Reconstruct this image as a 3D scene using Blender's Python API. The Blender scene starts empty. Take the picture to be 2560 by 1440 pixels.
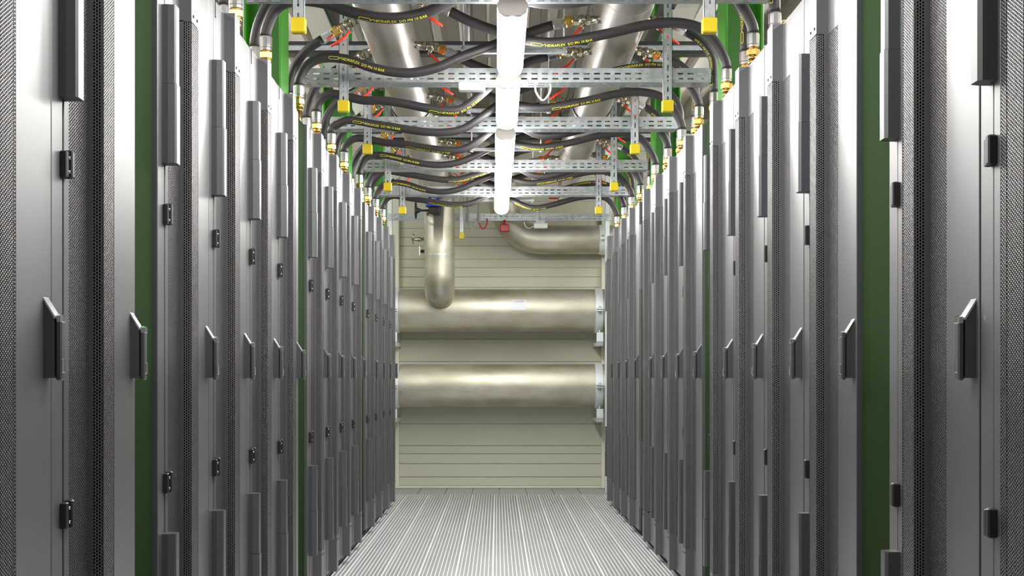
import bpy, math, random
import numpy as np
from mathutils import Vector, Matrix
random.seed(7)
S = bpy.context.scene
COL = S.collection
PI = math.pi

# ---------------------------------------------------------------- camera, world, exposure
F = 3380.0                       # focal length in pixels of the 2560 frame
VX, VY = 1243.0, 945.0           # vanishing point in the frame
HC = 1.045                       # camera height
cam_d = bpy.data.cameras.new('camera'); cam = bpy.data.objects.new('camera', cam_d); COL.objects.link(cam)
cam.location = (0, 0, HC); cam.rotation_euler = (PI/2, 0, 0)
cam_d.sensor_width = 36; cam_d.lens = F/2560*36
cam_d.shift_x = (1280-VX)/2560; cam_d.shift_y = (VY-720)/2560
cam_d.clip_start = 0.05; cam_d.clip_end = 60
S.camera = cam
S.view_settings.view_transform = 'Standard'; S.view_settings.look = 'None'
S.view_settings.gamma = 1; S.view_settings.use_curve_mapping = False
S.view_settings.exposure = 1.4
W = bpy.data.worlds.new('world'); S.world = W; W.use_nodes = True
W.node_tree.nodes['Background'].inputs[0].default_value = (0.93, 0.96, 1, 1)
W.node_tree.nodes['Background'].inputs[1].default_value = 0.08
LAMP = 26.0                      # emission of the aisle lamps, basis for the added tubes

# ---------------------------------------------------------------- materials
def mat(name, col, rough=0.5, metal=0.0, emit=None, es=0, noise=None, brush=None, spec=None, bump=None, coat=None):
    m = bpy.data.materials.new(name); m.use_nodes = True
    nt = m.node_tree; b = nt.nodes['Principled BSDF']
    b.inputs['Base Color'].default_value = (*col, 1)
    b.inputs['Roughness'].default_value = rough; b.inputs['Metallic'].default_value = metal
    if spec is not None: b.inputs['Specular IOR Level'].default_value = spec
    if emit: b.inputs['Emission Color'].default_value = (*emit, 1); b.inputs['Emission Strength'].default_value = es
    if coat: b.inputs['Coat Weight'].default_value, b.inputs['Coat Roughness'].default_value, b.inputs['Coat IOR'].default_value = coat
    def tex(scale, vec_scale, detail=3):
        tc = nt.nodes.new('ShaderNodeTexCoord'); mp = nt.nodes.new('ShaderNodeMapping')
        mp.inputs['Scale'].default_value = vec_scale
        n = nt.nodes.new('ShaderNodeTexNoise'); n.inputs['Scale'].default_value = scale; n.inputs['Detail'].default_value = detail
        nt.links.new(tc.outputs['Object'], mp.inputs[0]); nt.links.new(mp.outputs[0], n.inputs['Vector'])
        return n
    if noise:                                   # (scale, vec_scale, darker colour, lo, hi)
        n = tex(noise[0], noise[1]); r = nt.nodes.new('ShaderNodeValToRGB')
        r.color_ramp.elements[0].position = noise[3]; r.color_ramp.elements[1].position = noise[4]
        r.color_ramp.elements[0].color = (*noise[2], 1); r.color_ramp.elements[1].color = (*col, 1)
        nt.links.new(n.outputs['Fac'], r.inputs[0]); nt.links.new(r.outputs[0], b.inputs['Base Color'])
    if brush:                                   # (scale, vec_scale, lo rough, hi rough)
        n = tex(brush[0], brush[1]); r = nt.nodes.new('ShaderNodeMapRange')
        r.inputs['From Min'].default_value = .3; r.inputs['From Max'].default_value = .7
        r.inputs['To Min'].default_value = brush[2]; r.inputs['To Max'].default_value = brush[3]
        nt.links.new(n.outputs['Fac'], r.inputs[0]); nt.links.new(r.outputs[0], b.inputs['Roughness'])
    if bump:
        n = tex(bump[0], bump[1]); bp = nt.nodes.new('ShaderNodeBump')
        bp.inputs['Strength'].default_value = bump[2]; bp.inputs['Distance'].default_value = 0.002
        nt.links.new(n.outputs['Fac'], bp.inputs['Height']); nt.links.new(bp.outputs[0], b.inputs['Normal'])
    return m
M = {}
M['rack'] = mat('rack_grey', (.092, .094, .101), .5, .35, coat=(.9, .40, 1.8))
M['rackdark'] = mat('rack_post_grey', (.12, .122, .128), .45, .4)
M['cover'] = mat('cover_grey', (.075, .078, .085), .45, .3, coat=(.35, .35, 1.8))
M['black'] = mat('interior_black', (.008, .008, .009), .7)
M['blackm'] = mat('black_metal', (.03, .03, .032), .38, .3)
M['mesh'] = mat('mesh_grey', (.19, .182, .19), .42, .5, coat=(.8, .33, 1.9))
M['chrome'] = mat('chrome', (.85, .85, .87), .16, 1)
M['nickel'] = mat('nickel', (.62, .57, .47), .24, 1, noise=(60, (1, 1, 1), (.42, .38, .28), .4, .6))
M['brass'] = mat('brass', (.80, .52, .16), .26, 1)
M['hose'] = mat('hose_rubber', (.028, .025, .027), .5, bump=(140, (1, 1, 1), .25))
M['print'] = mat('hose_print', (.80, .78, .02), .6)
M['red'] = mat('red_lever', (.85, .045, .015), .38)
M['dred'] = mat('dark_red', (.45, .015, .02), .35)
M['yellow'] = mat('yellow_cap', (.64, .49, .004), .42)
M['galv'] = mat('galvanised', (.56, .60, .62), .4, .75, noise=(30, (1, 1, 1), (.42, .46, .48), .35, .65))
M['galvb'] = mat('zinc_bright', (.74, .79, .80), .4, .4)
M['steel'] = mat('stainless', (.56, .53, .505), .36, .95, noise=(5, (1, .4, 1), (.42, .395, .36), .38, .62), brush=(7, (1, .25, 1), .26, .44))
M['steelw'] = mat('stainless_dull', (.60, .57, .48), .5, .75, noise=(4, (.7, 1, 1.5), (.45, .415, .325), .36, .60), brush=(7, (.5, 1, 1), .42, .56))
M['green'] = mat('green_column', (.04, .27, .008), .38)
M['dgreen'] = mat('green_panel', (.017, .036, .012), .75, spec=.02)
M['wall'] = mat('wall_panel', (.60, .60, .49), .5, spec=.3)
M['trim'] = mat('trim_cream', (.72, .73, .61), .45)
M['white'] = mat('white_plastic', (.72, .74, .70), .4)
M['paper'] = mat('paper_white', (.82, .82, .84), .5)
M['ink'] = mat('ink_purple', (.12, .08, .30), .6)
M['blue'] = mat('blue_paint', (.02, .06, .52), .35)
M['cable'] = mat('cable_grey', (.40, .42, .38), .5)
M['deck'] = mat('ceiling_deck', (.34, .315, .27), .6)
M['pale'] = mat('pale_tray', (.46, .46, .40), .55)
M['lamp'] = mat('lamp_diffuser', (.9, .9, .88), .4, emit=(1, .985, .955), es=LAMP)
M['tube'] = mat('fill_tube', (.9, .9, .88), .4, emit=(1, .985, .955), es=LAMP*2.2)  # glow of the added fill tubes behind the racks
M['house'] = mat('lamp_housing', (.36, .335, .30), .5)
M['floor'] = mat('floor_plate', (.40, .41, .42), .38, .6, noise=(3, (3, .4, 1), (.33, .34, .35), .3, .7))
M['rib'] = mat('floor_rib', (.93, .93, .93), .35, .2)
M['tile'] = mat('floor_tile', (.34, .36, .36), .5)

# ---------------------------------------------------------------- mesh builder
class MB:
    def __init__(s): s.v = []; s.f = []; s.m = []; s.sm = []
    def add(s, vs, fs, mi=0, smooth=False):
        o = len(s.v); s.v += [tuple(v) for v in vs]
        for f in fs: s.f.append(tuple(i+o for i in f)); s.m.append(mi); s.sm.append(smooth)
        return s
    def box(s, x0, x1, y0, y1, z0, z1, mi=0):
        return s.add([(x0,y0,z0),(x1,y0,z0),(x1,y1,z0),(x0,y1,z0),(x0,y0,z1),(x1,y0,z1),(x1,y1,z1),(x0,y1,z1)],
              [(0,3,2,1),(4,5,6,7),(0,1,5,4),(1,2,6,5),(2,3,7,6),(3,0,4,7)], mi)
    def bbox(s, x0, x1, y0, y1, z0, z1, b, mi=0):      # box with chamfered edges
        vs = []; 
        for z, k in ((z0, b), (z0+b, 0), (z1-b, 0), (z1, b)):
            c = b
            X0, X1, Y0, Y1 = x0+k, x1-k, y0+k, y1-k
            vs += [(X0+c,Y0,z),(X1-c,Y0,z),(X1,Y0+c,z),(X1,Y1-c,z),(X1-c,Y1,z),(X0+c,Y1,z),(X0,Y1-c,z),(X0,Y0+c,z)]
        fs = [tuple(range(7,-1,-1)), tuple(range(24,32))]
        for l in range(3):
            for i in range(8):
                j = (i+1) % 8; fs.append((l*8+i, l*8+j, l*8+8+j, l*8+8+i))
        return s.add(vs, fs, mi)
    def prism(s, poly, z0, z1, mi=0, axis='z'):         # poly of 2D points extruded
        n = len(poly)
        def P(a, b, c): return (a, b, c) if axis == 'z' else ((a, c, b) if axis == 'y' else (c, a, b))
        vs = [P(a, b, z0) for a, b in poly] + [P(a, b, z1) for a, b in poly]
        fs = [tuple(range(n-1,-1,-1)), tuple(range(n, 2*n))] + [(i, (i+1) % n, n+(i+1) % n, n+i) for i in range(n)]
        return s.add(vs, fs, mi)
    def sweep(s, pts, rad, n=16, mi=0, caps=True, smooth=True, ref=None, rot=0):
        pts = [Vector(p) for p in pts]
        if not isinstance(rad, (list, tuple)): rad = [rad]*len(pts)
        T = []
        for i in range(len(pts)):
            a = pts[max(0, i-1)]; b = pts[min(len(pts)-1, i+1)]; t = b-a
            if t.length < 1e-9:
                t = T[-1].copy() if T else next((q-pts[0] for q in pts if (q-pts[0]).length > 1e-9), Vector((0,0,1)))
            T.append(t.normalized())
        r = Vector(ref) if ref else (Vector((0,0,1)) if abs(T[0].z) < .9 else Vector((1,0,0)))
        vs = []; Nn = None
        for p, t, ra in zip(pts, T, rad):
            if Nn is None: Nn = (r - t*r.dot(t)).normalized()
            else: Nn = (Nn - t*Nn.dot(t)).normalized()
            B = t.cross(Nn)
            for k in range(n):
                a = 2*PI*k/n + rot
                vs.append(p + (Nn*math.cos(a) + B*math.sin(a))*ra)
        o = len(s.v); s.v += [tuple(v) for v in vs]
        for i in range(len(pts)-1):
            for k in range(n):
                j = (k+1) % n
                s.f.append((o+i*n+k, o+i*n+j, o+(i+1)*n+j, o+(i+1)*n+k)); s.m.append(mi); s.sm.append(smooth)
        if caps:
            s.f.append(tuple(o+k for k in range(n-1,-1,-1))); s.m.append(mi); s.sm.append(False)
            e = o+(len(pts)-1)*n
            s.f.append(tuple(e+k for k in range(n))); s.m.append(mi); s.sm.append(False)
        return s
    def cyl(s, p, q, r, n=16, mi=0, r2=None, smooth=True):
        return s.sweep([p, q], [r, r if r2 is None else r2], n, mi, smooth=smooth)
    def obj(s, name, mats, parent=None, loc=None):
        me = bpy.data.meshes.new(name); me.from_pydata(s.v, [], s.f)
        if not isinstance(mats, (list, tuple)): mats = [mats]
        for m in mats: me.materials.append(M[m])
        me.polygons.foreach_set('material_index', s.m); me.polygons.foreach_set('use_smooth', s.sm)
        me.update()
        o = bpy.data.objects.new(name, me); COL.objects.link(o)
        if parent: o.parent = parent
        if loc: o.location = loc
        return o
def tag(o, label, cat, group=None):
    o['label'] = label; o['category'] = cat
    if group: o['group'] = group
    return o
def struct(o): o['kind'] = 'structure'; return o
def empty(name, loc=(0,0,0), rz=0):
    o = bpy.data.objects.new(name, None); COL.objects.link(o); o.location = loc; o.rotation_euler = (0,0,rz)
    o.empty_display_size = .1; return o
def kids(o): return [c for c in ALL if c.parent == o]
def copy_tree(o, tree, parent=None):
    c = o.copy(); COL.objects.link(c)
    if parent: c.parent = parent
    for ch, sub in tree: copy_tree(ch, sub, c)
    return c
def tree_of(o): return [(c, tree_of(c)) for c in o.children]
def spline(ctrl, step=.02):
    P = [np.array(p, float) for p in ctrl]
    P = [2*P[0]-P[1]] + P + [2*P[-1]-P[-2]]
    out = []
    for i in range(1, len(P)-2):
        d = np.linalg.norm(P[i+1]-P[i]); n = max(2, int(d/step))
        for k in range(n):
            t = k/n
            out.append(.5*((2*P[i]) + (-P[i-1]+P[i+1])*t + (2*P[i-1]-5*P[i]+4*P[i+1]-P[i+2])*t*t + (-P[i-1]+3*P[i]-3*P[i+1]+P[i+2])*t**3))
    out.append(P[-2]); return [tuple(p) for p in out]
def plate(mb, u0, u1, v0, v1, slots, fn, mi=0):
    """flat plate in (u,v) with rectangular through slots, fn maps (u,v) to 3D; slots: (us,ue,vs,ve)"""
    us = sorted({u0, u1} | {a for s in slots for a in s[:2]}); vs = sorted({v0, v1} | {a for s in slots for a in s[2:]})
    S2 = {(round(s[0],5), round(s[2],5)) for s in slots}
    idx = {}; V = []; Fc = []
    def g(i, j):
        if (i, j) not in idx: idx[(i, j)] = len(V); V.append(fn(us[i], vs[j]))
        return idx[(i, j)]
    for i in range(len(us)-1):
        for j in range(len(vs)-1):
            if (round(us[i],5), round(vs[j],5)) in S2: continue
            Fc.append((g(i,j), g(i+1,j), g(i+1,j+1), g(i,j+1)))
    mb.add(V, Fc, mi)

# ---------------------------------------------------------------- the room
YW = 12.84                                             # rear wall
mb = MB(); mb.box(-4, 4, -3, 13.0, -.10, -.012); 
fl = struct(mb.obj('floor', 'floor'))
mb = MB(); mb.box(-1.02, 1.10, 1.2, 12.12, -.012, -.004); 
x = -1.01
k = 0
while x < 1.09:
    w = .0062 if k % 9 else .0105
    for (a, b) in ((1.2, 11.26), (11.27, 12.12)):
        mb.prism([(x, -.004), (x+w, -.004), (x+w-.001, .0005), (x+.001, .0005)], a, b, 1, axis='y')
    x += .0218; k += 1
o = mb.obj('floor', ['floor', 'rib'], ); struct(o)
mb = MB()
for i in range(-5, 5):
    mb.bbox(i*.247+.003+.02, i*.247+.244+.02, 12.13, 12.83, -.012, -.002, .0015)
struct(mb.obj('floor', 'tile'))

# rear wall: sandwich panels with lengthwise joints
lines = [3.2, 2.95, 2.72, 2.60, 2.465, 2.38, 2.297, 2.172, 2.092, 2.004, 1.905, 1.66, 1.415, 1.20, .61, .402, .325, .231, .105, .02]
prof = [(YW, 3.7)]
for z in lines:
    prof += [(YW, z+.0045), (YW+.011, z+.0025), (YW+.011, z-.0025), (YW, z-.0045)]
prof += [(YW, -.1), (YW+.15, -.1), (YW+.15, 3.7)]
mb = MB(); n = len(prof)
vs = [(-4, a, b) for a, b in prof] + [(4, a, b) for a, b in prof]
mb.add(vs, [tuple(range(n)), tuple(range(2*n-1, n-1, -1))] + [(i, n+i, n+(i+1) % n, (i+1) % n) for i in range(n)])
struct(mb.obj('wall_rear', 'wall'))
struct(MB().box(-4.1, -4, -3, 13, -.1, 3.7).obj('wall_left', 'wall'))
struct(MB().box(4, 4.1, -3, 13, -.1, 3.7).obj('wall_right', 'wall'))
mb = MB(); mb.bbox(-1.3, 1.3, YW-.03, YW-.001, -.001, .022, .004); struct(mb.obj('baseboard_rear', 'trim'))
mb = MB(); mb.bbox(-1.02, -.928, YW-.07, YW-.001, 0, 3.3, .004); struct(mb.obj('trim_1', 'trim'))
mb = MB(); mb.bbox(.985, 1.08, YW-.07, YW-.001, 0, 3.3, .004); struct(mb.obj('trim_2', 'trim'))
# trapezoidal ceiling deck, ribs run along the aisle
prof = []; x = -4
while x < 4:
    prof += [(x, 3.50), (x+.03, 3.56), (x+.12, 3.56), (x+.15, 3.50)]; x += .20
n = len(prof); mb = MB()
mb.add([(a, -3, b) for a, b in prof] + [(a, 13, b) for a, b in prof], [(i, i+1, n+i+1, n+i) for i in range(n-1)])
mb.box(-4, 4, -3, 13, 3.62, 3.7)
struct(mb.obj('ceiling', 'deck'))

# ---------------------------------------------------------------- server racks
def perforated(mb_list):
    pitch = .0071; t = .0014
    V = []; Fq = []; Ft = []; base = 0
    quads = []; tris = []
    z0, z1 = .226, 2.016
    for (a, b) in mb_list:
        a = np.array(a, float); b = np.array(b, float)
        L = np.linalg.norm(b-a); nc = max(1, int(round(L/.0062))); cw = L/nc
        d = (b-a)/L; nrm = np.array([-d[1], d[0]])      # towards the inside
        nr = int((z1-z0)/pitch)
        hx, hz = .00275, .0031
        rect = [(-cw/2, -pitch/2), (cw/2, -pitch/2), (cw/2, pitch/2), (-cw/2, pitch/2)]
        hexa = [(hx*math.cos(k*PI/3), hz*math.sin(k*PI/3)) for k in range(6)]
        tp = np.array([(u, 0, z) for u, z in rect] + [(u, 0, z) for u, z in hexa] + [(u, t, z) for u, z in hexa])
        ci, ri = np.meshgrid(np.arange(nc), np.arange(nr), indexing='ij')
        cu = (ci.ravel()+.5)*cw; cz = z0 + (ri.ravel()+.5 + .5*(ci.ravel() % 2))*pitch - pitch*.25
        u = cu[:, None] + tp[None, :, 0]; dep = np.broadcast_to(tp[None, :, 1], u.shape) + .0006; z = cz[:, None] + tp[None, :, 2]
        X = a[0] + d[0]*u + nrm[0]*dep; Y = a[1] + d[1]*u + nrm[1]*dep
        V.append(np.stack([X, Y, z], -1).reshape(-1, 3))
        N = len(cu); off = base + np.arange(N)[:, None]*16
        T = np.array([(1,2,4),(2,5,4),(3,7,6),(3,0,7),(0,8,7),(1,4,9)]); Q = [(2,3,6,5),(0,1,9,8)]
        Q += [(4+k, 10+k, 10+(k+1) % 6, 4+(k+1) % 6) for k in range(6)]; Q = np.array(Q)
        tris.append((off[:, :, None] + T[None]).reshape(-1, 3)); quads.append((off[:, :, None] + Q[None]).reshape(-1, 4))
        base += N*16
    V = np.concatenate(V); T = np.concatenate(tris); Q = np.concatenate(quads)
    me = bpy.data.meshes.new('perforated_sheet')
    me.vertices.add(len(V)); me.vertices.foreach_set('co', V.ravel().astype(np.float32))
    nl = len(T)*3 + len(Q)*4; me.loops.add(nl)
    me.loops.foreach_set('vertex_index', np.concatenate([T.ravel(), Q.ravel()]).astype(np.int32))
    st = np.concatenate([np.arange(len(T))*3, len(T)*3 + np.arange(len(Q))*4]).astype(np.int32)
    me.polygons.add(len(st)); me.polygons.foreach_set('loop_start', st)
    me.update(calc_edges=True); me.validate(); me.materials.append(M['mesh'])
    return me
HR = 2.205; PW = .61
UA, UB, UR0, UR1, UC, UD = .076, .108, .230, .308, .415, .606   # door columns along the front
RD = .035
def make_rack(row):
    r = empty('server_rack')
    mb = MB()                                           # carcass
    mb.box(.003, .607, .052, 1.0, .045, HR-.006, 0)
    mb.box(.004, .606, .050, .0519, .06, HR-.03, 1)     # black sheet standing in for the interior's shade behind the mesh
    mb.bbox(.003, .070, .001, .049, .04, HR, .002, 2)   # hinge post beside the door
    mb.obj('cabinet_body', ['rack', 'black', 'rack'], r)
    mb = MB(); mb.box(.02, .59, .06, .96, 0.0, .044); mb.obj('plinth', 'black', r)
    mb = MB()
    mb.bbox(UA, UB, 0, .022, .04, HR, .0015)
    mb.bbox(UC, UD, 0, .022, .04, HR, .0015)
    for (z0, z1) in ((.04, .2262), (2.0155, HR)):
        mb.box(UB, UR0+.001, .0002, .020, z0, z1); mb.box(UR1-.001, UC, .0002, .020, z0, z1)
        mb.bbox(UR0, UR1, -RD, .02, z0, z1, .0015)
    mb.box(UR0, UR0+.0016, -.012, .004, .22, 2.02); mb.box(UR1-.0016, UR1, -.012, .004, .22, 2.02)
    mb.box(UR0+.004, UR1-.004, -RD+.005, .012, .20, 2.04, 1); mb.box(UB-.002, UC+.002, .012, .016, .20, 2.04, 1)  # black block and sheet added to keep the mesh holes in shade
    for z in (2.034, .206):                              # small dark screws
        for u in (UR0+.016, UR1-.016):
            mb.cyl((u, -RD-.002, z), (u, -RD+.001, z), .0042, 8, 1)
    # keyhole slot near the top of the hinge side
    mb.box(.086, .098, -.0012, .001, HR-.052, HR-.001, 1); mb.box(.089, .095, -.0018, .001, HR-.048, HR-.004, 0)
    door = mb.obj('door', ['rack', 'black'], r)
    ms = bpy.data.objects.new('perforated_sheet', SHEET); COL.objects.link(ms); ms.parent = door
    mb = MB(); u0, u1 = .562, .592                       # swing handle
    mb.prism([(0, 1.045), (0, 1.200), (-.020, 1.165), (-.020, 1.045)], u0, u1, 0, axis='x')
    mb.add([(u0-.001, .001, 1.2015), (u1+.001, .001, 1.2015), (u1+.001, -.023, 1.1625), (u0-.001, -.023, 1.1625),
            (u0-.001, .001, 1.197), (u1+.001, .001, 1.197), (u1+.001, -.021, 1.158), (u0-.001, -.021, 1.158)],
           [(0,1,2,3), (7,6,5,4), (0,4,5,1), (1,5,6,2), (2,6,7,3), (3,7,4,0)], 1)
    mb.bbox(u0+.004, u1-.004, -.034, -.022, 1.040, 1.166, .003, 2)
    mb.bbox(u0+.003, u1-.003, -.0352, -.022, 1.150, 1.1675, .003, 1)
    mb.bbox(u0+.007, u1-.007, -.0365, -.030, 1.055, 1.082, .0015, 1)
    mb.box(u0+.008, u1-.008, -.023, -.018, 1.05, 1.16, 3)
    mb.obj('door_handle', ['cover', 'chrome', 'cover', 'black'], door)
    for z0 in (1.445, .745):
        mb = MB()
        mb.bbox(.053, .0725, -.012, .002, z0, z0+.052, .002, 0); mb.bbox(.075, .093, -.017, .002, z0, z0+.056, .003, 0)
        for zz in (z0+.012, z0+.040):
            mb.cyl((.0735, -.014, zz), (.0735, -.004, zz), .0034, 8, 1)
        mb.obj('hinge', ['blackm', 'chrome'], door)
    mb = MB(); mb.box(.447, .480, -.0008, .001, 2.138, 2.166); mb.obj('label_sticker', 'paper', door)
    pol = [(.045, .002), (.045, -.014), (.049, -.030), (.054, -.034), (.087, -.034), (.092, -.027), (.092, .002)]
    big = [(.043, .002), (.043, -.015), (.0475, -.0315), (.053, -.036), (.088, -.036), (.094, -.028), (.094, .002)]
    for (z0, zs, z1, top) in ((1.602, 1.809, 2.013, 0), (.227, .432, .641, 1)):
        mb = MB()
        mb.prism(big, z0, zs-.0012, 0); mb.prism(pol, zs, z1, 0)
        mb.prism([(a*.98+.0014, b*.9) for a, b in pol], zs-.002, zs+.001, 1)
        mb.obj('hinge_cover', ['cover', 'black'], r)
    for (u, y, h) in FIT[row]:
        mb = MB(); mb.cyl((u, y, HR-.03), (u, y, HC+h-.110), .0108, 14); mb.cyl((u, y, HC+h-.118), (u, y, HC+h-.108), .017, 12)
        mb.obj('coolant_pipe', 'brass', r)
    return r
# coolant fittings: (u along the front, y inward, height of hose start over the camera)
FIT = {'left': [(.045, .045, 1.345), (.215, .118, 1.345)], 'right': [(.215, .118, 1.385), (.065, .065, 1.345)]}
SHEET = perforated([((UB, 0), (UR0, 0)), ((UR0, -.0115), (UR0, -RD)), ((UR0, -RD), (UR1, -RD)), ((UR1, -RD), (UR1, -.0115)), ((UR1, 0), (UC, 0))])
XL, XR = -.867, .935
STL = [2.02, 2.63, 3.455, 4.065, 4.675, 5.285, 6.175, 6.785, 7.395, 8.015, 8.90, 9.51, 10.12, 10.73]
STR = [2.01, 2.62, 3.515, 4.125, 4.735, 5.345, 6.165, 6.775, 7.385, 7.995, 8.90, 9.51, 10.12, 10.73]
ordn = ['first', 'second', 'third', 'fourth']
sect = ['before the nearest green panel', 'between the nearest and second green panels', 'between the second and third green panels', 'beyond the third green panel']
def rack_label(i, side):
    if i < 2: return '%s grey perforated-door server rack of the %s row, %s' % (['partly cut off', 'nearest fully shown'][i], side, sect[0])
    b, k = divmod(i-2, 4)
    return '%s grey perforated-door rack %s in the %s row' % (ordn[k], sect[b+1], side)
for side, starts, X in (('left', STL, XL), ('right', STR, XR)):
    proto = None
    for i, y0 in enumerate(starts):
        if proto is None: proto = make_rack(side); PT = tree_of(proto); r = proto
        else: r = copy_tree(proto, PT)
        r.location = (X, y0 if side == 'left' else y0+PW, 0); r.rotation_euler = (0, 0, PI/2 if side == 'left' else -PI/2)
        tag(r, rack_label(i, side), 'server rack', 'server racks of the %s row' % side)

# dark green filler panels in the row gaps, and the bright green steel columns behind them
gname = ['nearest', 'second', 'third']
for side, starts, X, sg in (('left', STL, XL, -1), ('right', STR, XR, 1)):
    for j, i in enumerate((1, 5, 9)):
        a, b = starts[i]+PW+.002, starts[i+1]-.002
        g = empty('filler_panel', (X, a, 0)); w = b-a
        mb = MB(); mb.bbox(min(sg*.014, sg*.030), max(sg*.014, sg*.030), .028, w-.002, .03, HR-.004, .002); mb.obj('panel', 'dgreen', g)
        mb = MB(); mb.bbox(min(sg*.006, sg*.03), max(sg*.006, sg*.03), .001, .023, .03, HR-.004, .002); mb.obj('edge_strip', 'dgreen', g)
        mb = MB(); mb.box(min(sg*.034, sg*.05), max(sg*.034, sg*.05), 0, w, 0, HR-.01); mb.obj('backing', 'black', g)
        tag(g, 'dark green filler panel, %s from the camera in the %s row' % (gname[j], side), 'panel', 'green filler panels')
for side, X, sg in (('left', -.95, -1), ('right', 1.005, 1)):
    for j, y in enumerate((3.27, 5.96, 8.66, 11.42)):
        if j == 0: continue
        mb = MB()
        def fx(a, b): return (min(X+sg*a, X+sg*b), max(X+sg*a, X+sg*b))
        mb.bbox(*fx(0, .012), y, y+.20, 0, 3.49, .002); mb.bbox(*fx(.158, .17), y, y+.20, 0, 3.49, .002)
        mb.box(*fx(.012, .158), y+.095, y+.105, 0, 3.49)
        tag(mb.obj('steel_column', 'green'), 'bright green steel column rising behind the %s row above the %s green panel' % (side, ['', 'second', 'third', 'farthest'][j]) if j < 3 else
            'bright green steel column near the rear wall at the end of the %s row' % side, 'column', 'green steel columns')

# ---------------------------------------------------------------- overhead: crossbeams, hangers
YB = [5.02, 6.50, 7.71, 9.23, 10.52, 12.27]
BH = HC+1.425; BT = HC+1.488
bn = ['nearest', 'second', 'third', 'fourth', 'fifth', 'farthest']
for i, y in enumerate(YB):
    mb = MB(); x0, x1 = -.955, 1.028
    if i == 5: x0, x1, BH, BT = -1.0, 1.04, HC+1.432, HC+1.492
    sl = []; nb = int((x1-x0-.02)/.05)
    for k in range(nb):
        u = x0+.02+k*.05
        sl += [(u, u+.029, BT-.0285, BT-.021), (u, u+.029, BT-.053, BT-.0455)]
    plate(mb, x0, x1, BH, BT, sl, lambda u, v: (u, y, v))
    plate(mb, x0, x1, BH, BT, sl, lambda u, v: (u, y+.002, v))
    sl2 = []
    for k in range(nb):
        u = x0+.005+k*.05
        sl2 += [(u, u+.03, y+.035, y+.046), (u, u+.03, y+.085, y+.096)]
    if i < 5: plate(mb, x0, x1, y+.0005, y+.13, sl2, lambda u, v: (u, v, BH))
    else: plate(mb, x0, x1, y+.0005, y+.05, [], lambda u, v: (u, v, BH))
    yb = y+.13 if i < 5 else y+.05
    mb.box(x0, x1, yb-.002, yb, BH-.0001, BH+.022)
    mb.box(x0, x1, y, y+.012, BT, BT+.002); mb.box(x0, x1, y+.0003, y+.004, BH-.003, BH)
    tag(mb.obj('crossbeam', 'galv'), 'perforated galvanised crossbeam over the aisle, %s from the camera' % bn[i], 'beam', 'perforated crossbeams over the aisle')
def hanger(x, y, zc, w, label, top=3.503, sb=1):
    t = empty('hanger_strut', (x, y, zc)); mb = MB(); h = w/2
    n = int((top-zc-.04)/.05)
    sl = [(-.0035, .0035, .045+k*.05, .045+k*.05+.028) for k in range(n)]
    plate(mb, -h, h, .01, top-zc, sl, lambda u, v: (u, -.0, v))
    mb.box(-h, -h+.002, 0, .03, .01, top-zc); mb.box(h-.002, h, 0, .03, .01, top-zc)
    mb.box(-h, -h+.009, .028, .03, .01, top-zc); mb.box(h-.009, h, .028, .03, .01, top-zc)
    mb.obj('strut', 'galv', t)
    mb = MB(); mb.bbox(-h-.0055, h+.0055, -.006, .036, 0, .056, .004); mb.obj('end_cap', 'yellow', t)
    if sb:
        mb = MB(); mb.prism([(h, HC+1.43-zc), (h+.034*1, HC+1.43-zc), (h+.03, HC+1.46-zc), (h, HC+1.50-zc)], .024, .030, 0, axis='y')
        mb.cyl((h+.015, .020, HC+1.45-zc), (h+.015, .026, HC+1.45-zc), .007, 6)
        mb.obj('bracket', 'galv', t)
    tag(t, label, 'hanger', 'slotted hangers with yellow end caps'); return t
for i, y in enumerate(YB[:5]):
    hanger([-.733, -.735, -.737, -.745, -.735][i], y-.042, HC+1.272, .043, 'slotted hanger with yellow end cap at the left end of the %s crossbeam' % bn[i])
    hanger([.783, .815, .782, .795, .787][i], y-.042, HC+1.272, .043, 'slotted hanger with yellow end cap at the right end of the %s crossbeam' % bn[i])
hanger(-.318, 12.08, HC+1.243, .034, 'thin slotted hanger with yellow cap beside the vertical steel pipe', sb=0)

# ---------------------------------------------------------------- ceiling lamps
lx = lambda y: .058-.0042*(y-5)
def lamp_proto():
    t = empty('linear_ceiling_lamp'); L = 1.10
    prof = [(-.056, 0), (-.058, -.012), (-.050, -.034), (-.030, -.048), (0, -.052), (.030, -.048), (.050, -.034), (.058, -.012), (.056, 0)]
    mb = MB(); st = [(0, .90, 1), (.012, 1, 1), (L-.10, 1, 1), (L-.04, .86, .9), (L-.008, .6, .6), (L, .45, .45)]
    n = len(prof); vs = []
    for y, kx, kz in st: vs += [(a*kx, y, b*kz) for a, b in prof]
    fs = [tuple(range(n)), tuple(range(len(vs)-1, len(vs)-n-1, -1))]
    for i in range(len(st)-1):
        for k in range(n): j = (k+1) % n; fs.append((i*n+k, (i+1)*n+k, (i+1)*n+j, i*n+j))
    mb.add(vs, fs, 0, True); mb.obj('diffuser', 'lamp', t)
    mb = MB(); mb.prism([(-.054, .001), (.054, .001), (.036, .055), (-.036, .055)], -.01, L+.01, 0, axis='y')
    mb.prism([(-.058, .001), (-.059, -.012), (-.051, -.035), (-.030, -.0495), (.030, -.0495), (.051, -.035), (.059, -.012), (.058, .001)], -.016, -.001, 0, axis='y')
    mb.obj('housing', 'house', t)
    mb = MB()
    for yy in (.02, L-.02):
        mb.box(-.004, .004, yy-.004, yy+.004, .05, .12)
    mb.obj('mount', 'galv', t)
    return t
lp = lamp_proto(); LT = tree_of(lp)
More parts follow.
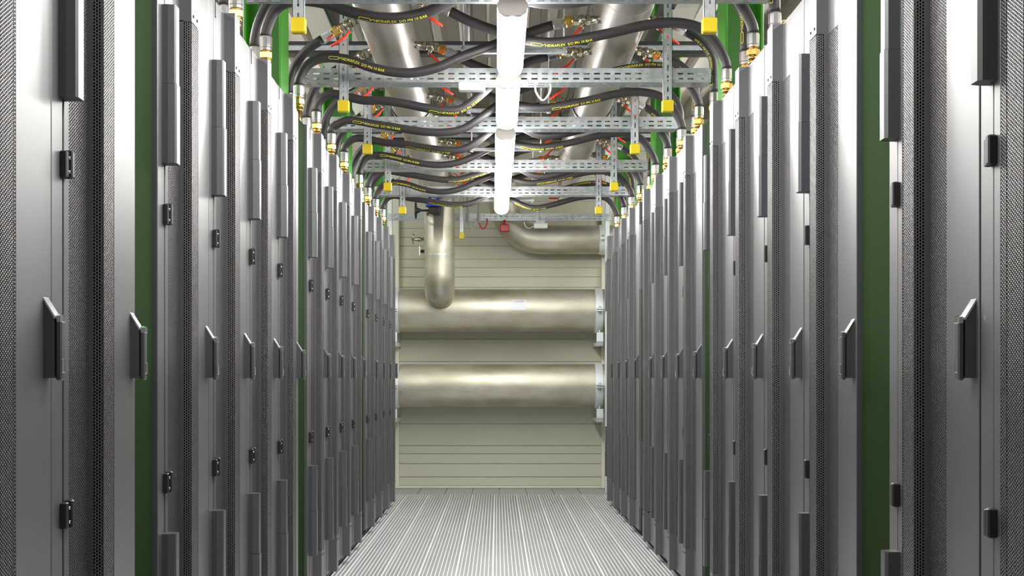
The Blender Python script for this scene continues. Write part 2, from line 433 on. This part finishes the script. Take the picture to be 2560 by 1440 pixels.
ylamps = [(5.10, 'nearest shown'), (6.37, 'second'), (7.74, 'third'), (9.00, 'fourth'), (10.22, 'farthest')]
first = True
for y, nm in ylamps + [(3.62, ''), (2.36, '')]:
    t = lp if first else copy_tree(lp, LT); first = False
    t.location = (lx(y), y, HC+1.412)
    tag(t, ('glowing white linear ceiling lamp, %s of the chain down the aisle' % nm) if nm else 'linear ceiling lamp of the same chain, above and before the view', 'lamp', 'linear lamps over the aisle')
# unseen tube lights added behind the rows to brighten ceiling and columns
def fill_batten():
    t = empty('fill_tube_lamp'); mb = MB(); mb.bbox(-.03, .03, 0, 1.5, .05, .09, .004); mb.box(-.012, .012, .0, .02, -.015, .05); mb.box(-.012, .012, 1.48, 1.5, -.015, .05); mb.cyl((0, .7, .09), (0, .7, .60), .006, 8); mb.obj('fill_batten', 'house', t)
    mb = MB(); mb.cyl((0, .02, 0), (0, 1.48, 0), .017, 12); mb.obj('tube', 'tube', t); return t
bp_ = fill_batten(); BTR = tree_of(bp_); first = True
for sx in (-1.95, 2.05):
    for k, y in enumerate((.6, 3.0, 5.4, 7.8, 10.2)):
        t = bp_ if first else copy_tree(bp_, BTR); first = False
        t.location = (sx, y, 2.90)
        tag(t, 'added fill tube light, unseen behind the racks', 'lamp', 'added fill tube lights behind the racks')
# short carrier rails that the lamps hang from
for j, (y, a, b, h) in enumerate([(5.10, -.20, .27, 1.47), (6.30, -.17, .325, 1.515), (7.54, -.17, .30, 1.485), (8.86, -.18, .30, 1.49), (11.35, -.20, .31, 1.482)]):
    t = empty('lamp_carrier_rail', (0, y, HC+h)); mb = MB(); mb.bbox(a, b, 0, .03, 0, .02, .002); mb.obj('rail', 'galv', t)
    for x in (a+.012, b-.012):
        mb = MB(); mb.cyl((x, .015, -.008), (x, .015, 3.5-HC-h), .005, 8, 0); mb.cyl((x, .015, .02), (x, .015, .03), .011, 6, 0); mb.cyl((x, .015, -.008), (x, .015, 0), .011, 6, 0)
        mb.obj('threaded_rod', 'galv', t)
    tag(t, 'short galvanised rail across the lamps on threaded rods, %s from the camera' % bn[j], 'rail', 'lamp carrier rails')

# ---------------------------------------------------------------- overhead stainless pipes
PLX, PRX, PH, PR = -.53, .586, HC+1.70, .121
def ring(mb, c, ax, r, w, mi=0, tt=.003, n=48):
    c = Vector(c); ax = Vector(ax)
    mb.sweep([c-ax*w/2, c-ax*w/2, c+ax*w/2, c+ax*w/2], [r-.001, r+tt, r+tt, r-.001], n, mi, caps=False, smooth=False)
t = empty('stainless_pipe', (PLX, 4, PH))
mb = MB(); pts = [(0, y-4, 0) for y in np.arange(2.0, 11.75, .6)] + [(0, 7.95, 0)]
mb.sweep(pts, PR, 48); 
for y in (5.72, 8.3, 10.9): ring(mb, (0, y-4, 0), (0, 1, 0), PR, .01, 0, .002)
mb.obj('pipe', 'steel', t)
mb = MB(); mb.sweep([(0, y-4, 0) for y in (11.915, 11.915, 11.945, 11.945)], [.10, .165, .165, .05], 48, caps=False, smooth=False)
for k in range(8):
    a = 2*PI*(k+.5)/8; c = (.145*math.cos(a), 0, .145*math.sin(a))
    mb.cyl((c[0], 7.885, c[2]), (c[0], 7.918, c[2]), .012, 6)
mb.obj('flange', 'steel', t)
tag(t, 'large stainless steel pipe overhead running along the left of the lamps', 'pipe')
# T with the down-leg into the wall pipe
mb = MB(); z1 = HC+.624
xv = -.518; YR = 12.115
mb2 = empty('stainless_riser_pipe', (xv, YR, z1))
mb.sweep([(0, -.165, PH-z1), (0, -.12, PH-z1)] + [(0, -.12+.12*math.sin(a), PH-z1-.12+.12*math.cos(a)) for a in np.linspace(.2, PI/2, 7)] + [(0, 0, .5), (0, 0, .30)]
    + [(0, .14-.14*math.cos(a), .30-.15*math.sin(a)) for a in np.linspace(.2, PI/2, 8)] + [(0, .24, .15)], .135, 48, ref=(1, 0, 0))
ring(mb, (0, 0, .30), (0, 0, 1), .135, .008, 0, .0025)
mb.obj('pipe', 'steelw', mb2)
mb = MB(); ring(mb, (0, 0, .475), (0, 0, 1), .135, .014, 0, .003); mb.obj('strap', 'galv', mb2)
tag(mb2, 'vertical stainless steel pipe coming down into the upper wall pipe', 'pipe')
t = empty('stainless_pipe', (PRX, 4, PH))
mb = MB(); mb.sweep([(0, y-4, 0) for y in np.arange(2.0, 11.4, .6)], PR, 48)
for y in (5.9, 8.6): ring(mb, (0, y-4, 0), (0, 1, 0), PR, .01, 0, .002)
mb.obj('pipe', 'steel', t)
tag(t, 'large stainless steel pipe overhead running along the right of the lamps', 'pipe')
for X, nm in ((PLX, 'left'), (PRX, 'right')):            # round clamps with dark rubber lining
    for j, y in enumerate((5.45, 8.35)):
        t = empty('pipe_clamp', (X, y, PH)); mb = MB(); ring(mb, (0, 0, 0), (0, 1, 0), PR, .03, 0, .006); mb.obj('rubber_lining', 'black', t)
        mb = MB(); ring(mb, (0, 0, 0), (0, 1, 0), PR+.005, .024, 0, .004); mb.cyl((0, 0, PR), (0, 0, 3.5-PH), .008, 10); mb.obj('band', 'galv', t)
        tag(t, 'round galvanised clamp with black lining, %s on the overhead %s pipe' % (['nearer one', 'farther one'][j], nm), 'clamp', 'overhead pipe clamps')
# bent pipe at upper right of the rear wall
t = empty('stainless_elbow_pipe', (.061, 12.60, HC+1.288)); mb = MB(); R = .345
pts = [(0, 0, 1.0), (0, 0, .6), (0, 0, R)] + [(R-R*math.cos(a), 0, R-R*math.sin(a)) for a in np.linspace(0, PI/2, 14)[1:]] + [(.6, 0, 0), (.97, 0, 0), (1.6, 0, 0)]
pts[0] = (0, 0, 1.15)
mb.sweep(pts, .133, 48, ref=(0, 1, 0))
for x in (R+.02, R+.05, .74, .77): ring(mb, (x, 0, 0), (1, 0, 0), .133, .006, 0, .002)
mb.obj('pipe', 'steelw', t)
tag(t, 'stainless steel pipe bending down and to the right high on the rear wall', 'pipe')
# the two large horizontal wall pipes
for z, nm, jx in ((HC+.624, 'upper', (-.80, -.225, -.07, .34)), (HC-.07, 'lower', (-.47, .06, .55))):
    t = empty('stainless_pipe', (0, 12.50, z)); mb = MB()
    mb.sweep([(x, 0, 0) for x in np.linspace(-1.75, 1.75, 8)], .197, 64)
    for x in jx: ring(mb, (x, 0, 0), (1, 0, 0), .197, .007, 0, .0018, 64)
    mb.obj('pipe', 'steelw', t)
    if nm == 'upper':
        mb = MB()
        def wrap(x, a, dr=.0006): r = .197+dr; return (x, -r*math.cos(a), r*math.sin(a))
        xs0, xs1, a0, a1 = .140, .262, -.03, .46
        for k in range(8):
            b0 = a0+(a1-a0)*k/8; b1 = a0+(a1-a0)*(k+1)/8
            mb.add([wrap(xs0, b0), wrap(xs1, b0), wrap(xs1, b1), wrap(xs0, b1)], [(0, 1, 2, 3)])
        st = mb.obj('pipe_label', 'paper', t); LABEL = (st, wrap, xs0, xs1)
    tag(t, 'large %s horizontal stainless pipe across the rear wall%s' % (nm, ', with a white label' if nm == 'upper' else ''), 'pipe', 'large pipes across the rear wall')
    for X, sd, w in ((-.938, 'left', 1), (.932, 'right', -1)):
        c = empty('pipe_clamp', (X, 12.50, z)); mb = MB()
        ring(mb, (0, 0, 0), (1, 0, 0), .197, .068, 0, .011, 64)
        mb.bbox(-.031, .031, -.255, -.195, -.018, -.008, .001); mb.bbox(-.031, .031, -.255, -.195, .002, .012, .001)
        mb.obj('band', 'galvb', c)
        mb = MB(); mb.cyl((0, -.23, -.045), (0, -.23, .03), .007, 8); mb.cyl((0, -.23, .012), (0, -.23, .022), .014, 6); mb.cyl((0, -.23, -.028), (0, -.23, -.018), .014, 6)
        mb.obj('bolt', 'galv', c)
        mb = MB(); mb.prism([(-.24, -.21), (-.24, -.29), (-.21, -.33), (.33, -.33), (.33, -.30), (-.20, -.30), (-.225, -.28), (-.225, -.21)], -.03, .03, 0, axis='x')
        mb.box(-.004, .004, -.2, .33, -.30, -.19)
        mb.obj('cradle_bracket', 'galvb', c)
        tag(c, 'galvanised clamp and cradle holding the %s end of the %s wall pipe' % (sd, nm), 'clamp', 'wall pipe clamps')
for X, sd in ((-.975, 'left'), (1.0, 'right')):
    t = MB(); t.bbox(X-.02, X+.021, 12.28, 12.32, 1.86 if 0 else .0, 3.4, .003)
    tag(t.obj('support_strut', 'galvb'), 'upright galvanised strut at the %s end of the wall pipes' % sd, 'strut', 'upright struts at the rear wall')
# clamp at right end of the bent pipe
c = empty('pipe_clamp', (.975, 12.60, HC+1.288)); mb = MB(); ring(mb, (0, 0, 0), (1, 0, 0), .133, .06, 0, .006); mb.bbox(-.03, .03, -.17, -.13, -.012, .012, .002); mb.obj('band', 'galvb', c)
mb = MB(); mb.cyl((0, -.155, -.03), (0, -.155, .03), .008, 8); mb.obj('bolt', 'galv', c)
tag(c, 'galvanised clamp at the right end of the bent pipe', 'clamp', 'wall pipe clamps')

# ---------------------------------------------------------------- text helper
def text_mesh(body, size):
    cu = bpy.data.curves.new('txt', 'FONT'); cu.body = body; cu.size = size; cu.resolution_u = 2
    o = bpy.data.objects.new('txt', cu); COL.objects.link(o)
    dg = bpy.context.evaluated_depsgraph_get(); me = o.evaluated_get(dg).to_mesh()
    V = [tuple(v.co) for v in me.vertices]; Fc = [tuple(p.vertices) for p in me.polygons]
    o.evaluated_get(dg).to_mesh_clear(); bpy.data.objects.remove(o); bpy.data.curves.remove(cu)
    return V, Fc
V, Fc = text_mesh('CONWEST', .030); st, wrap, xs0, xs1 = LABEL
mw = max(v[0] for v in V)
mb = MB(); mb.add([wrap(xs0+.012+v[0]*(.098/mw), .33+v[1]/.2, .0012) for v in V], Fc); mb.obj('print', 'ink', st)

# ---------------------------------------------------------------- hoses and valves
TV, TF = text_mesh('HIDRAFLEX  S/O PN 10 BAR', .0205)
TW = max(v[0] for v in TV)
HRAD = .0222
class Path:
    def __init__(s, pts):
        s.p = np.array(pts); d = np.linalg.norm(np.diff(s.p, axis=0), axis=1); s.s = np.concatenate([[0], np.cumsum(d)])
        s.t = np.gradient(s.p, axis=0); s.t /= np.linalg.norm(s.t, axis=1)[:, None]
    def at(s, q):
        P = np.array([np.interp(q, s.s, s.p[:, k]) for k in range(3)]); T = np.array([np.interp(q, s.s, s.t[:, k]) for k in range(3)])
        return P, T/np.linalg.norm(T)
def hose_print(path, x0, flip, parent, ang=-.25, vert=False):
    """yellow print wrapped on the camera side; starts where the hose passes x = x0"""
    i = int(np.argmin(np.abs(path.p[:, 0]-x0))) if not vert else 0
    s0 = path.s[i] if not vert else x0
    sg = -1 if flip else 1
    def m(tx, ty, dr=.0007):
        P, T = path.at(s0+sg*tx); T = T*sg
        N = np.array([0, -1, 0]) - T*(-T[1]); N /= np.linalg.norm(N); U = np.cross(N, T) ; U = -U if (U[2] < 0 and not vert) else U
        a = ang+ty/HRAD; r = HRAD+dr
        return tuple(P + r*(math.cos(a)*N + math.sin(a)*U))
    mb = MB(); k = .205/TW
    mb.add([m(.062+v[0]*k, v[1]*.85) for v in TV], TF)
    lo = []; R = .0065                                   # the long oval mark before the words
    for (cx, a0) in ((.044, -PI/2), (.008, PI/2)):
        for q in range(7):
            a = a0+PI*q/6; lo.append((cx+R*math.cos(a), .006+R*math.sin(a)))
    n = len(lo)
    inn = [((x-.026)*.93+.026, (y-.006)*.74+.006) for x, y in lo]
    mb.add([m(*p) for p in lo]+[m(*p) for p in inn], [(q, (q+1) % n, n+(q+1) % n, n+q) for q in range(n)])
    mb.add([m(.050, .004), m(.062, .010), m(.062, .012), m(.050, .0065)], [(0, 1, 2, 3)])
    mb.obj('print', 'print', parent)
def ferrule(mbc, mbb, p, d, L=.055, nut=.05):
    """crimped chrome ferrule starting at hose end p along direction d, brass union after it"""
    p = Vector(p); d = Vector(d).normalized()
    q = p+d*L
    mbc.sweep([p, p, p+d*.004, p+d*(L-.012), p+d*(L-.010), q, q], [.018, .0235, .0250, .0250, .0235, .0235, .015], 10, smooth=False)
    r = q+d*nut
    mbb.sweep([q, q+d*.006], [.016, .016], 12)
    mbb.sweep([q+d*.006, q+d*.006, q+d*.009, q+d*.030, q+d*.033, q+d*.033], [.012, .023, .0262, .0262, .023, .012], 6, smooth=False, rot=.3)
    mbb.sweep([q+d*.033, q+d*.033, q+d*.046, r], [.012, .021, .021, .014], 12)
    return r
def make_hose(label, ctrl, d0, d1, group, prints=None, vprint=None):
    """ctrl from rack fitting to valve; d0/d1 point out of the hose at its two ends"""
    root = empty('coolant_hose', ctrl[0]); o = Vector(ctrl[0])
    pts = spline([tuple(Vector(c)-o) for c in ctrl], .018)
    mb = MB(); mb.sweep(pts, HRAD, 16); mb.obj('hose', 'hose', root)
    for p_, d_, n_ in ((pts[0], d0, .05), (pts[-1], d1, .046)):
        mc, mn = MB(), MB(); e = ferrule(mc, mn, p_, d_, nut=n_)
        mc.obj('ferrule', 'chrome', root); mn.obj('union_nut', 'brass', root)
    path = Path(pts)
    if prints: hose_print(path, prints[0]-o.x, prints[1], root, prints[2])
    if vprint: hose_print(path, vprint[0], vprint[1], root, vprint[2], vert=True)
    tag(root, label, 'hose', group)
    return e+o
def make_valve(label, p, q, lever_dir, group):
    """ball valve from p (union end) to q (pipe surface); lever sticks out"""
    p = Vector(p); q = Vector(q); d = (q-p).normalized(); L = (q-p).length
    t = empty('ball_valve', p); O = Vector((0, 0, 0))
    mb = MB()
    mb.sweep([O, O, d*.018, d*.018], [.012, .024, .024, .012], 6, smooth=False)
    mb.sweep([d*.018, d*.022, d*.034, d*.048, d*.058], [.019, .022, .027, .022, .019], 14)
    mb.sweep([d*.058, d*.058, d*.076, d*.076], [.012, .024, .024, .012], 6, smooth=False)
    mb.cyl(d*.074, d*max(L+.02, .09), .018, 14)
    ld = Vector(lever_dir).normalized()
    up = (Vector((0, -.45, -.9)) - d*Vector((0, -.45, -.9)).dot(d)).normalized()
    c = d*.036
    mb.cyl(c, c+up*.042, .0085, 8); mb.cyl(c+up*.040, c+up*.047, .011, 6)
    mb.obj('valve_body', 'nickel', t)
    mb = MB(); s = c+up*.043
    mb.sweep([s, s+ld*.018+up*.004, s+ld*.034+up*.016, s+ld*.062+up*.022, s+ld*.118+up*.026], [.0055, .006, .0068, .0072, .006], 8, rot=.4)
    mb.obj('lever', 'red', t)
    tag(t, label, 'valve', group)
def nm_rack(side, i):
    b, k = divmod(i-2, 4)
    return '%s %s rack %s' % (ordn[k], side, ['ahead of second green panel', 'ahead of third green panel', 'past third green panel'][b])
rng = random.Random(3)
sagL = {4: (0, .01), 5: (0, .015), 6: (0, 0), 7: (-1, -.0), 8: (-.6, -.03), 9: (-.8, -.01)}
for i in range(4, 14):
    # ---- left row
    y0 = STL[i]; u, yi, h = FIT['left'][0]; X0 = XL-yi; Y0 = y0+u
    v, dz = sagL.get(i, (rng.uniform(-1, 0), rng.uniform(-.02, .02)))
    v = -v
    z = lambda a, b: HC+a*(1-v)+b*v+dz
    ye = Y0+.02
    ctrl = [(X0, Y0, HC+h), (X0+.003, Y0, HC+h+.035), (X0+.035, Y0, z(1.434, 1.42)), (X0+.085, Y0, z(1.466, 1.435)), (-.755, Y0, z(1.474, 1.42)), (-.67, Y0, z(1.460, 1.402)),
            (-.584, Y0, z(1.430, 1.402)), (-.48, Y0, z(1.408, 1.388)), (-.38, Y0, z(1.405, 1.368)), (-.27, Y0, z(1.430, 1.352)), (-.17, Y0, z(1.475, 1.365)),
            (-.015, Y0, HC+1.533 if v < .5 else HC+1.49), (.12, ye, HC+1.585), (.255, ye, HC+1.628)]
    ctrl[1] = (X0+.002, Y0, HC+h+.03)
    e = make_hose('long crossing hose from %s' % nm_rack('left', i), ctrl, (0, 0, -1), (.95, 0, .22), 'long crossing hoses', prints=([-.80, -.55, -.78, -.35][i % 4], False, [-.7, -1.2, -.5, -1.1][i % 4]))
    q = (PRX-PR*.93, ye, PH-.045)
    make_valve('red-lever valve, inner side of right pipe, serving %s' % nm_rack('left', i), e, q, (-.85, -.1, -.5), 'ball valves of the overhead pipes')
    u, yi, h = FIT['left'][1]; X0 = XL-yi; Y0 = y0+u
    j = rng.uniform(-.012, .012)
    ctrl = [(X0, Y0, HC+h), (X0+.001, Y0, HC+h+.035), (X0+.018, Y0, HC+1.45), (X0+.055, Y0, HC+1.515+j), (X0+.105, Y0-.01, HC+1.562+j), (X0+.160, Y0-.02, HC+1.594)]
    e = make_hose('short curved hose from %s' % nm_rack('left', i), ctrl, (0, 0, -1), (.86, 0, .5), 'short riser hoses')
    q = (PLX-PR*.9, Y0-.02, e.z+.055)
    make_valve('red-lever valve, outer side of left pipe, serving %s' % nm_rack('left', i), e, q, (-.86, -.1, -.5), 'ball valves of the overhead pipes')
    # ---- right row
    y1 = STR[i]+PW; u, yi, h = FIT['right'][1]; X0 = XR+yi; Y0 = y1-u
    v = [0, 0, .2, 0, .6, .3][i-4] if i < 10 else rng.uniform(0, 1)
    dz = rng.uniform(-.012, .012) if i not in (5, 7) else 0
    z = lambda a, b: HC+a*(1-v)+b*v+dz
    D = .06 if i < 13 else 0
    yy = lambda f: Y0+D*f
    ctrl = [(X0, Y0, HC+h), (X0-.004, Y0, HC+h+.03), (X0-.030, Y0, HC+1.43), (X0-.076, Y0, z(1.493, 1.48)), (X0-.125, Y0, z(1.528, 1.50)), (X0-.20, Y0, z(1.546, 1.505)), (.729, yy(.1), z(1.549, 1.50)), (.63, yy(.2), z(1.537, 1.482)),
            (.484, yy(.3), z(1.505, 1.44)), (.338, yy(.4), z(1.478, 1.41)), (.238, yy(.5), z(1.468, 1.425)), (.13, yy(.6), HC+1.482), (0, yy(.8), HC+1.522), (-.12, yy(.9), HC+1.568), (-.205, yy(1), HC+1.612)]
    e = make_hose('long crossing hose from %s' % nm_rack('right', i), ctrl, (0, 0, -1), (-.9, 0, .42), 'long crossing hoses', prints=([.70, .30, .60, .15][(i-2) % 4] if i != 6 else .575, True, [-.3, -1.0, 0, -1.1][(i-2) % 4] if i != 6 else -.05))
    q = (PLX+PR*.95, yy(1), PH-.03)
    make_valve('red-lever valve, inner side of left pipe, serving %s' % nm_rack('right', i), e, q, (.85, -.1, -.5), 'ball valves of the overhead pipes')
    u, yi, h = FIT['right'][0]; X0 = XR+yi; Y0 = y1-u; j = rng.uniform(-.012, .012)
    ctrl = [(X0, Y0, HC+h), (X0-.001, Y0, HC+h+.045), (X0-.003, Y0, HC+1.53), (X0-.025, Y0, HC+1.587+j), (X0-.060, Y0, HC+1.630+j), (X0-.104, Y0+.005, HC+1.665+j), (X0-.137, Y0+.01, HC+1.684)]
    e = make_hose('short curved hose from %s' % nm_rack('right', i), ctrl, (0, 0, -1), (-.92, 0, .40), 'short riser hoses', vprint=(.03, False, .5))
    q = (PRX+PR*.88, Y0+.01, PH+.05)
    make_valve('red-lever valve, outer side of right pipe, serving %s' % nm_rack('right', i), e, q, (.86, -.1, -.5), 'ball valves of the overhead pipes')

# ---------------------------------------------------------------- things near the rear wall
t = empty('butterfly_valve', (-.560, 11.93, HC+1.578)); mb = MB()
mb.cyl((-.035, 0, .02), (-.035, 0, -.05), .022, 12); mb.cyl((.035, 0, .02), (.035, 0, -.05), .022, 12)
mb.cyl((0, 0, -.05), (0, 0, -.068), .075, 16, r2=.07); mb.bbox(-.05, .05, -.04, .04, -.045, -.03, .003); mb.obj('valve_neck', 'blue', t)
mb = MB(); mb.bbox(-.045, .055, -.04, .04, -.13, -.070, .008)
for x in (-.05, .0, .045): mb.cyl((x, -.03, -.145), (x, -.03, -.12), .009, 6)
mb.obj('gearbox', 'blackm', t)
mb = MB(); mb.cyl((-.045, 0, -.10), (-.155, 0, -.10), .010, 10); mb.sweep([(-.115, 0, -.1), (-.15, 0, -.1)], [.014, .03], 12)
mb.sweep([(-.158, .068*math.cos(a), -.1+.068*math.sin(a)) for a in np.linspace(0, 2*PI, 25)], .008, 8, caps=False, ref=(1, 0, 0))
for k in range(3):
    a = k*2*PI/3; mb.cyl((-.155, 0, -.1), (-.158, .066*math.cos(a), -.1+.066*math.sin(a)), .007, 6)
mb.obj('handwheel', 'blackm', t)
tag(t, 'blue butterfly valve with black gearbox and handwheel below the pipe flange', 'valve')
t = empty('drain_valve', (-.665, 12.2, HC+1.25)); mb = MB(); mb.cyl((.005, 0, 0), (-.09, 0, 0), .013, 10); mb.cyl((-.03, 0, 0), (-.05, 0, 0), .022, 6); mb.obj('valve_body', 'nickel', t)
mb = MB(); mb.cyl((-.09, 0, -.045), (-.1, 0, 0), .007, 8); mb.cyl((-.1, 0, 0), (-.09, 0, .05), .007, 8); mb.obj('tee_handle', 'nickel', t)
tag(t, 'small nickel tap with tee handle on the left side of the vertical pipe', 'valve')
t = empty('pipe_sensor', (-.672, 12.16, HC+1.14)); mb = MB(); mb.bbox(-.03, -.018, -.03, .03, -.04, .045, .003); mb.obj('cover_plate', 'paper', t)
mb = MB(); mb.cyl((-.02, 0, 0), (.02, 0, 0), .014, 10); mb.obj('probe', 'blackm', t)
tag(t, 'white plate sensor on the left side of the vertical pipe', 'sensor')
t = empty('ball_valve', (.56, 12.05, HC+1.62)); mb = MB(); mb.cyl((0, 0, .0), (0, 0, 3.505-HC-1.62), .013, 10); mb.cyl((0, 0, .02), (0, 0, -.055), .018, 10); mb.cyl((0, 0, -.055), (0, 0, -.075), .014, 6); mb.cyl((0, 0, 0), (.03, 0, .08), .012, 8); mb.obj('valve_body', 'nickel', t)
mb = MB(); mb.bbox(-.10, -.02, -.006, .006, -.026, -.012, .003); mb.obj('lever', 'dred', t)
tag(t, 'small nickel valve with dark red lever hanging near the rear wall', 'valve')
t = empty('alarm_sounder', (.066, 12.20, HC+1.33)); mb = MB(); mb.bbox(-.042, .042, -.03, .04, -.012, .055, .008); mb.obj('body', 'dred', t); mb = MB(); mb.cyl((0, .03, .05), (0, .03, .10), .012, 8); mb.obj('mount', 'dred', t)
tag(t, 'red alarm sounder hanging under the farthest crossbeam', 'alarm')
t = empty('junction_box', (.392, 12.20, HC+1.372)); mb = MB(); mb.bbox(-.062, .062, -.02, .03, -.022, .026, .006); mb.box(-.04, .04, .026, .079, .02, .024); mb.box(-.04, .04, .075, .079, .02, .062); mb.obj('box', 'white', t)
mb = MB(); mb.sweep(spline([(-.02, 0, .02), (-.025, 0, .06), (-.035, 0, .12), (-.035, 0, .20)], .02), .004, 8); mb.sweep(spline([(-.06, 0, 0), (-.10, 0, -.02), (-.135, 0, -.005), (-.15, 0, .04)], .02), .004, 8); mb.obj('cable', 'white', t)
tag(t, 'small white junction box under the right half of the farthest crossbeam', 'junction box')
t = empty('junction_box', (-.122, 6.50, HC+1.395)); mb = MB(); mb.bbox(-.064, .064, -.012, .05, -.012, .030, .005); mb.obj('box', 'white', t)
tag(t, 'small off-white junction box under the second crossbeam left of the lamps', 'junction box')
mb = MB(); mb.sweep(spline([(.185, 6.58, HC+1.43), (.19, 6.56, HC+1.385), (.222, 6.55, HC+1.345), (.255, 6.56, HC+1.385), (.262, 6.58, HC+1.43)], .012), .0048, 8)
tag(mb.obj('cable_loop', 'white'), 'white cable loop hanging under the second crossbeam right of the lamps', 'cable')
for (x, m, lab, x2) in ((-.265, 'cable', 'grey', -.195), (-.165, 'dred', 'red', -.09)):
    mb = MB(); mb.sweep(spline([(x, 12.20, HC+1.42), (x+.008, 12.20, HC+1.385), ((x+x2)/2, 12.20, HC+1.345), (x2-.004, 12.20, HC+1.385), (x2, 12.20, HC+1.44)], .012), .0065, 8)
    tag(mb.obj('cable_loop', m), 'drooping %s cable between conduits at the farthest crossbeam' % lab, 'cable')
    mb = MB(); mb.cyl((x, 12.20, HC+1.40), (x, 12.20, 3.505), .011, 10)
    tag(mb.obj('conduit', 'cable'), 'upright grey conduit above the %s cable loop' % lab, 'conduit')
mb = MB(); mb.bbox(.985, 1.04, 12.20, 12.26, HC+1.06, HC+1.18, .004)
tag(mb.obj('junction_box', 'paper'), 'white box on the strut above the right wall pipe clamp', 'junction box')

# ---------------------------------------------------------------- upper building services
for X, w, nm in ((-1.13, .13, 'left'), (1.13, .13, 'right')):
    mb = MB(); mb.bbox(X-w/2, X+w/2, 2, 12.7, HC+2.22, HC+2.34, .004)
    tag(mb.obj('cable_trunking', 'pale'), 'long pale trunking under the ceiling over the %s row' % nm, 'trunking', 'pale ceiling trunkings')
    mb = MB(); mb.sweep([(X*.86, 2, HC+2.12), (X*.86, 12.6, HC+2.12)], .045, 16)
    tag(mb.obj('insulated_pipe', 'blackm'), 'black insulated pipe under the ceiling over the %s row' % nm, 'pipe', 'black insulated ceiling pipes')
for j, y in enumerate((7.50, 10.22)):
    mb = MB(); z = HC+1.80; mb.box(-3.9, 3.9, y, y+.09, z, z+.018); mb.box(-3.9, 3.9, y, y+.09, z+.05, z+.068); mb.box(-3.9, 3.9, y+.02, y+.05, z+.018, z+.05, 1)
    tag(mb.obj('ceiling_beam', ['blackm', 'galv']), 'dark transverse steel beam above the overhead pipes, %s one' % ['nearer', 'farther'][j], 'beam', 'dark transverse beams')
for sx, nm in ((-1, 'left'), (1, 'right')):
    mb = MB(); 
    x0 = .80 if sx > 0 else -.78
    mb.add([(x0, 7.6, HC+1.60), (x0+sx*.13, 7.6, HC+1.60), (x0+sx*.42, 7.6, HC+2.3), (x0+sx*.29, 7.6, HC+2.3),
            (x0, 7.66, HC+1.60), (x0+sx*.13, 7.66, HC+1.60), (x0+sx*.42, 7.66, HC+2.3), (x0+sx*.29, 7.66, HC+2.3)],
           [(0,1,2,3), (7,6,5,4), (0,4,5,1), (1,5,6,2), (2,6,7,3), (3,7,4,0)])
    tag(mb.obj('diagonal_brace', 'pale'), 'pale flat diagonal brace outside the %s overhead pipe' % nm, 'brace', 'pale diagonal braces')
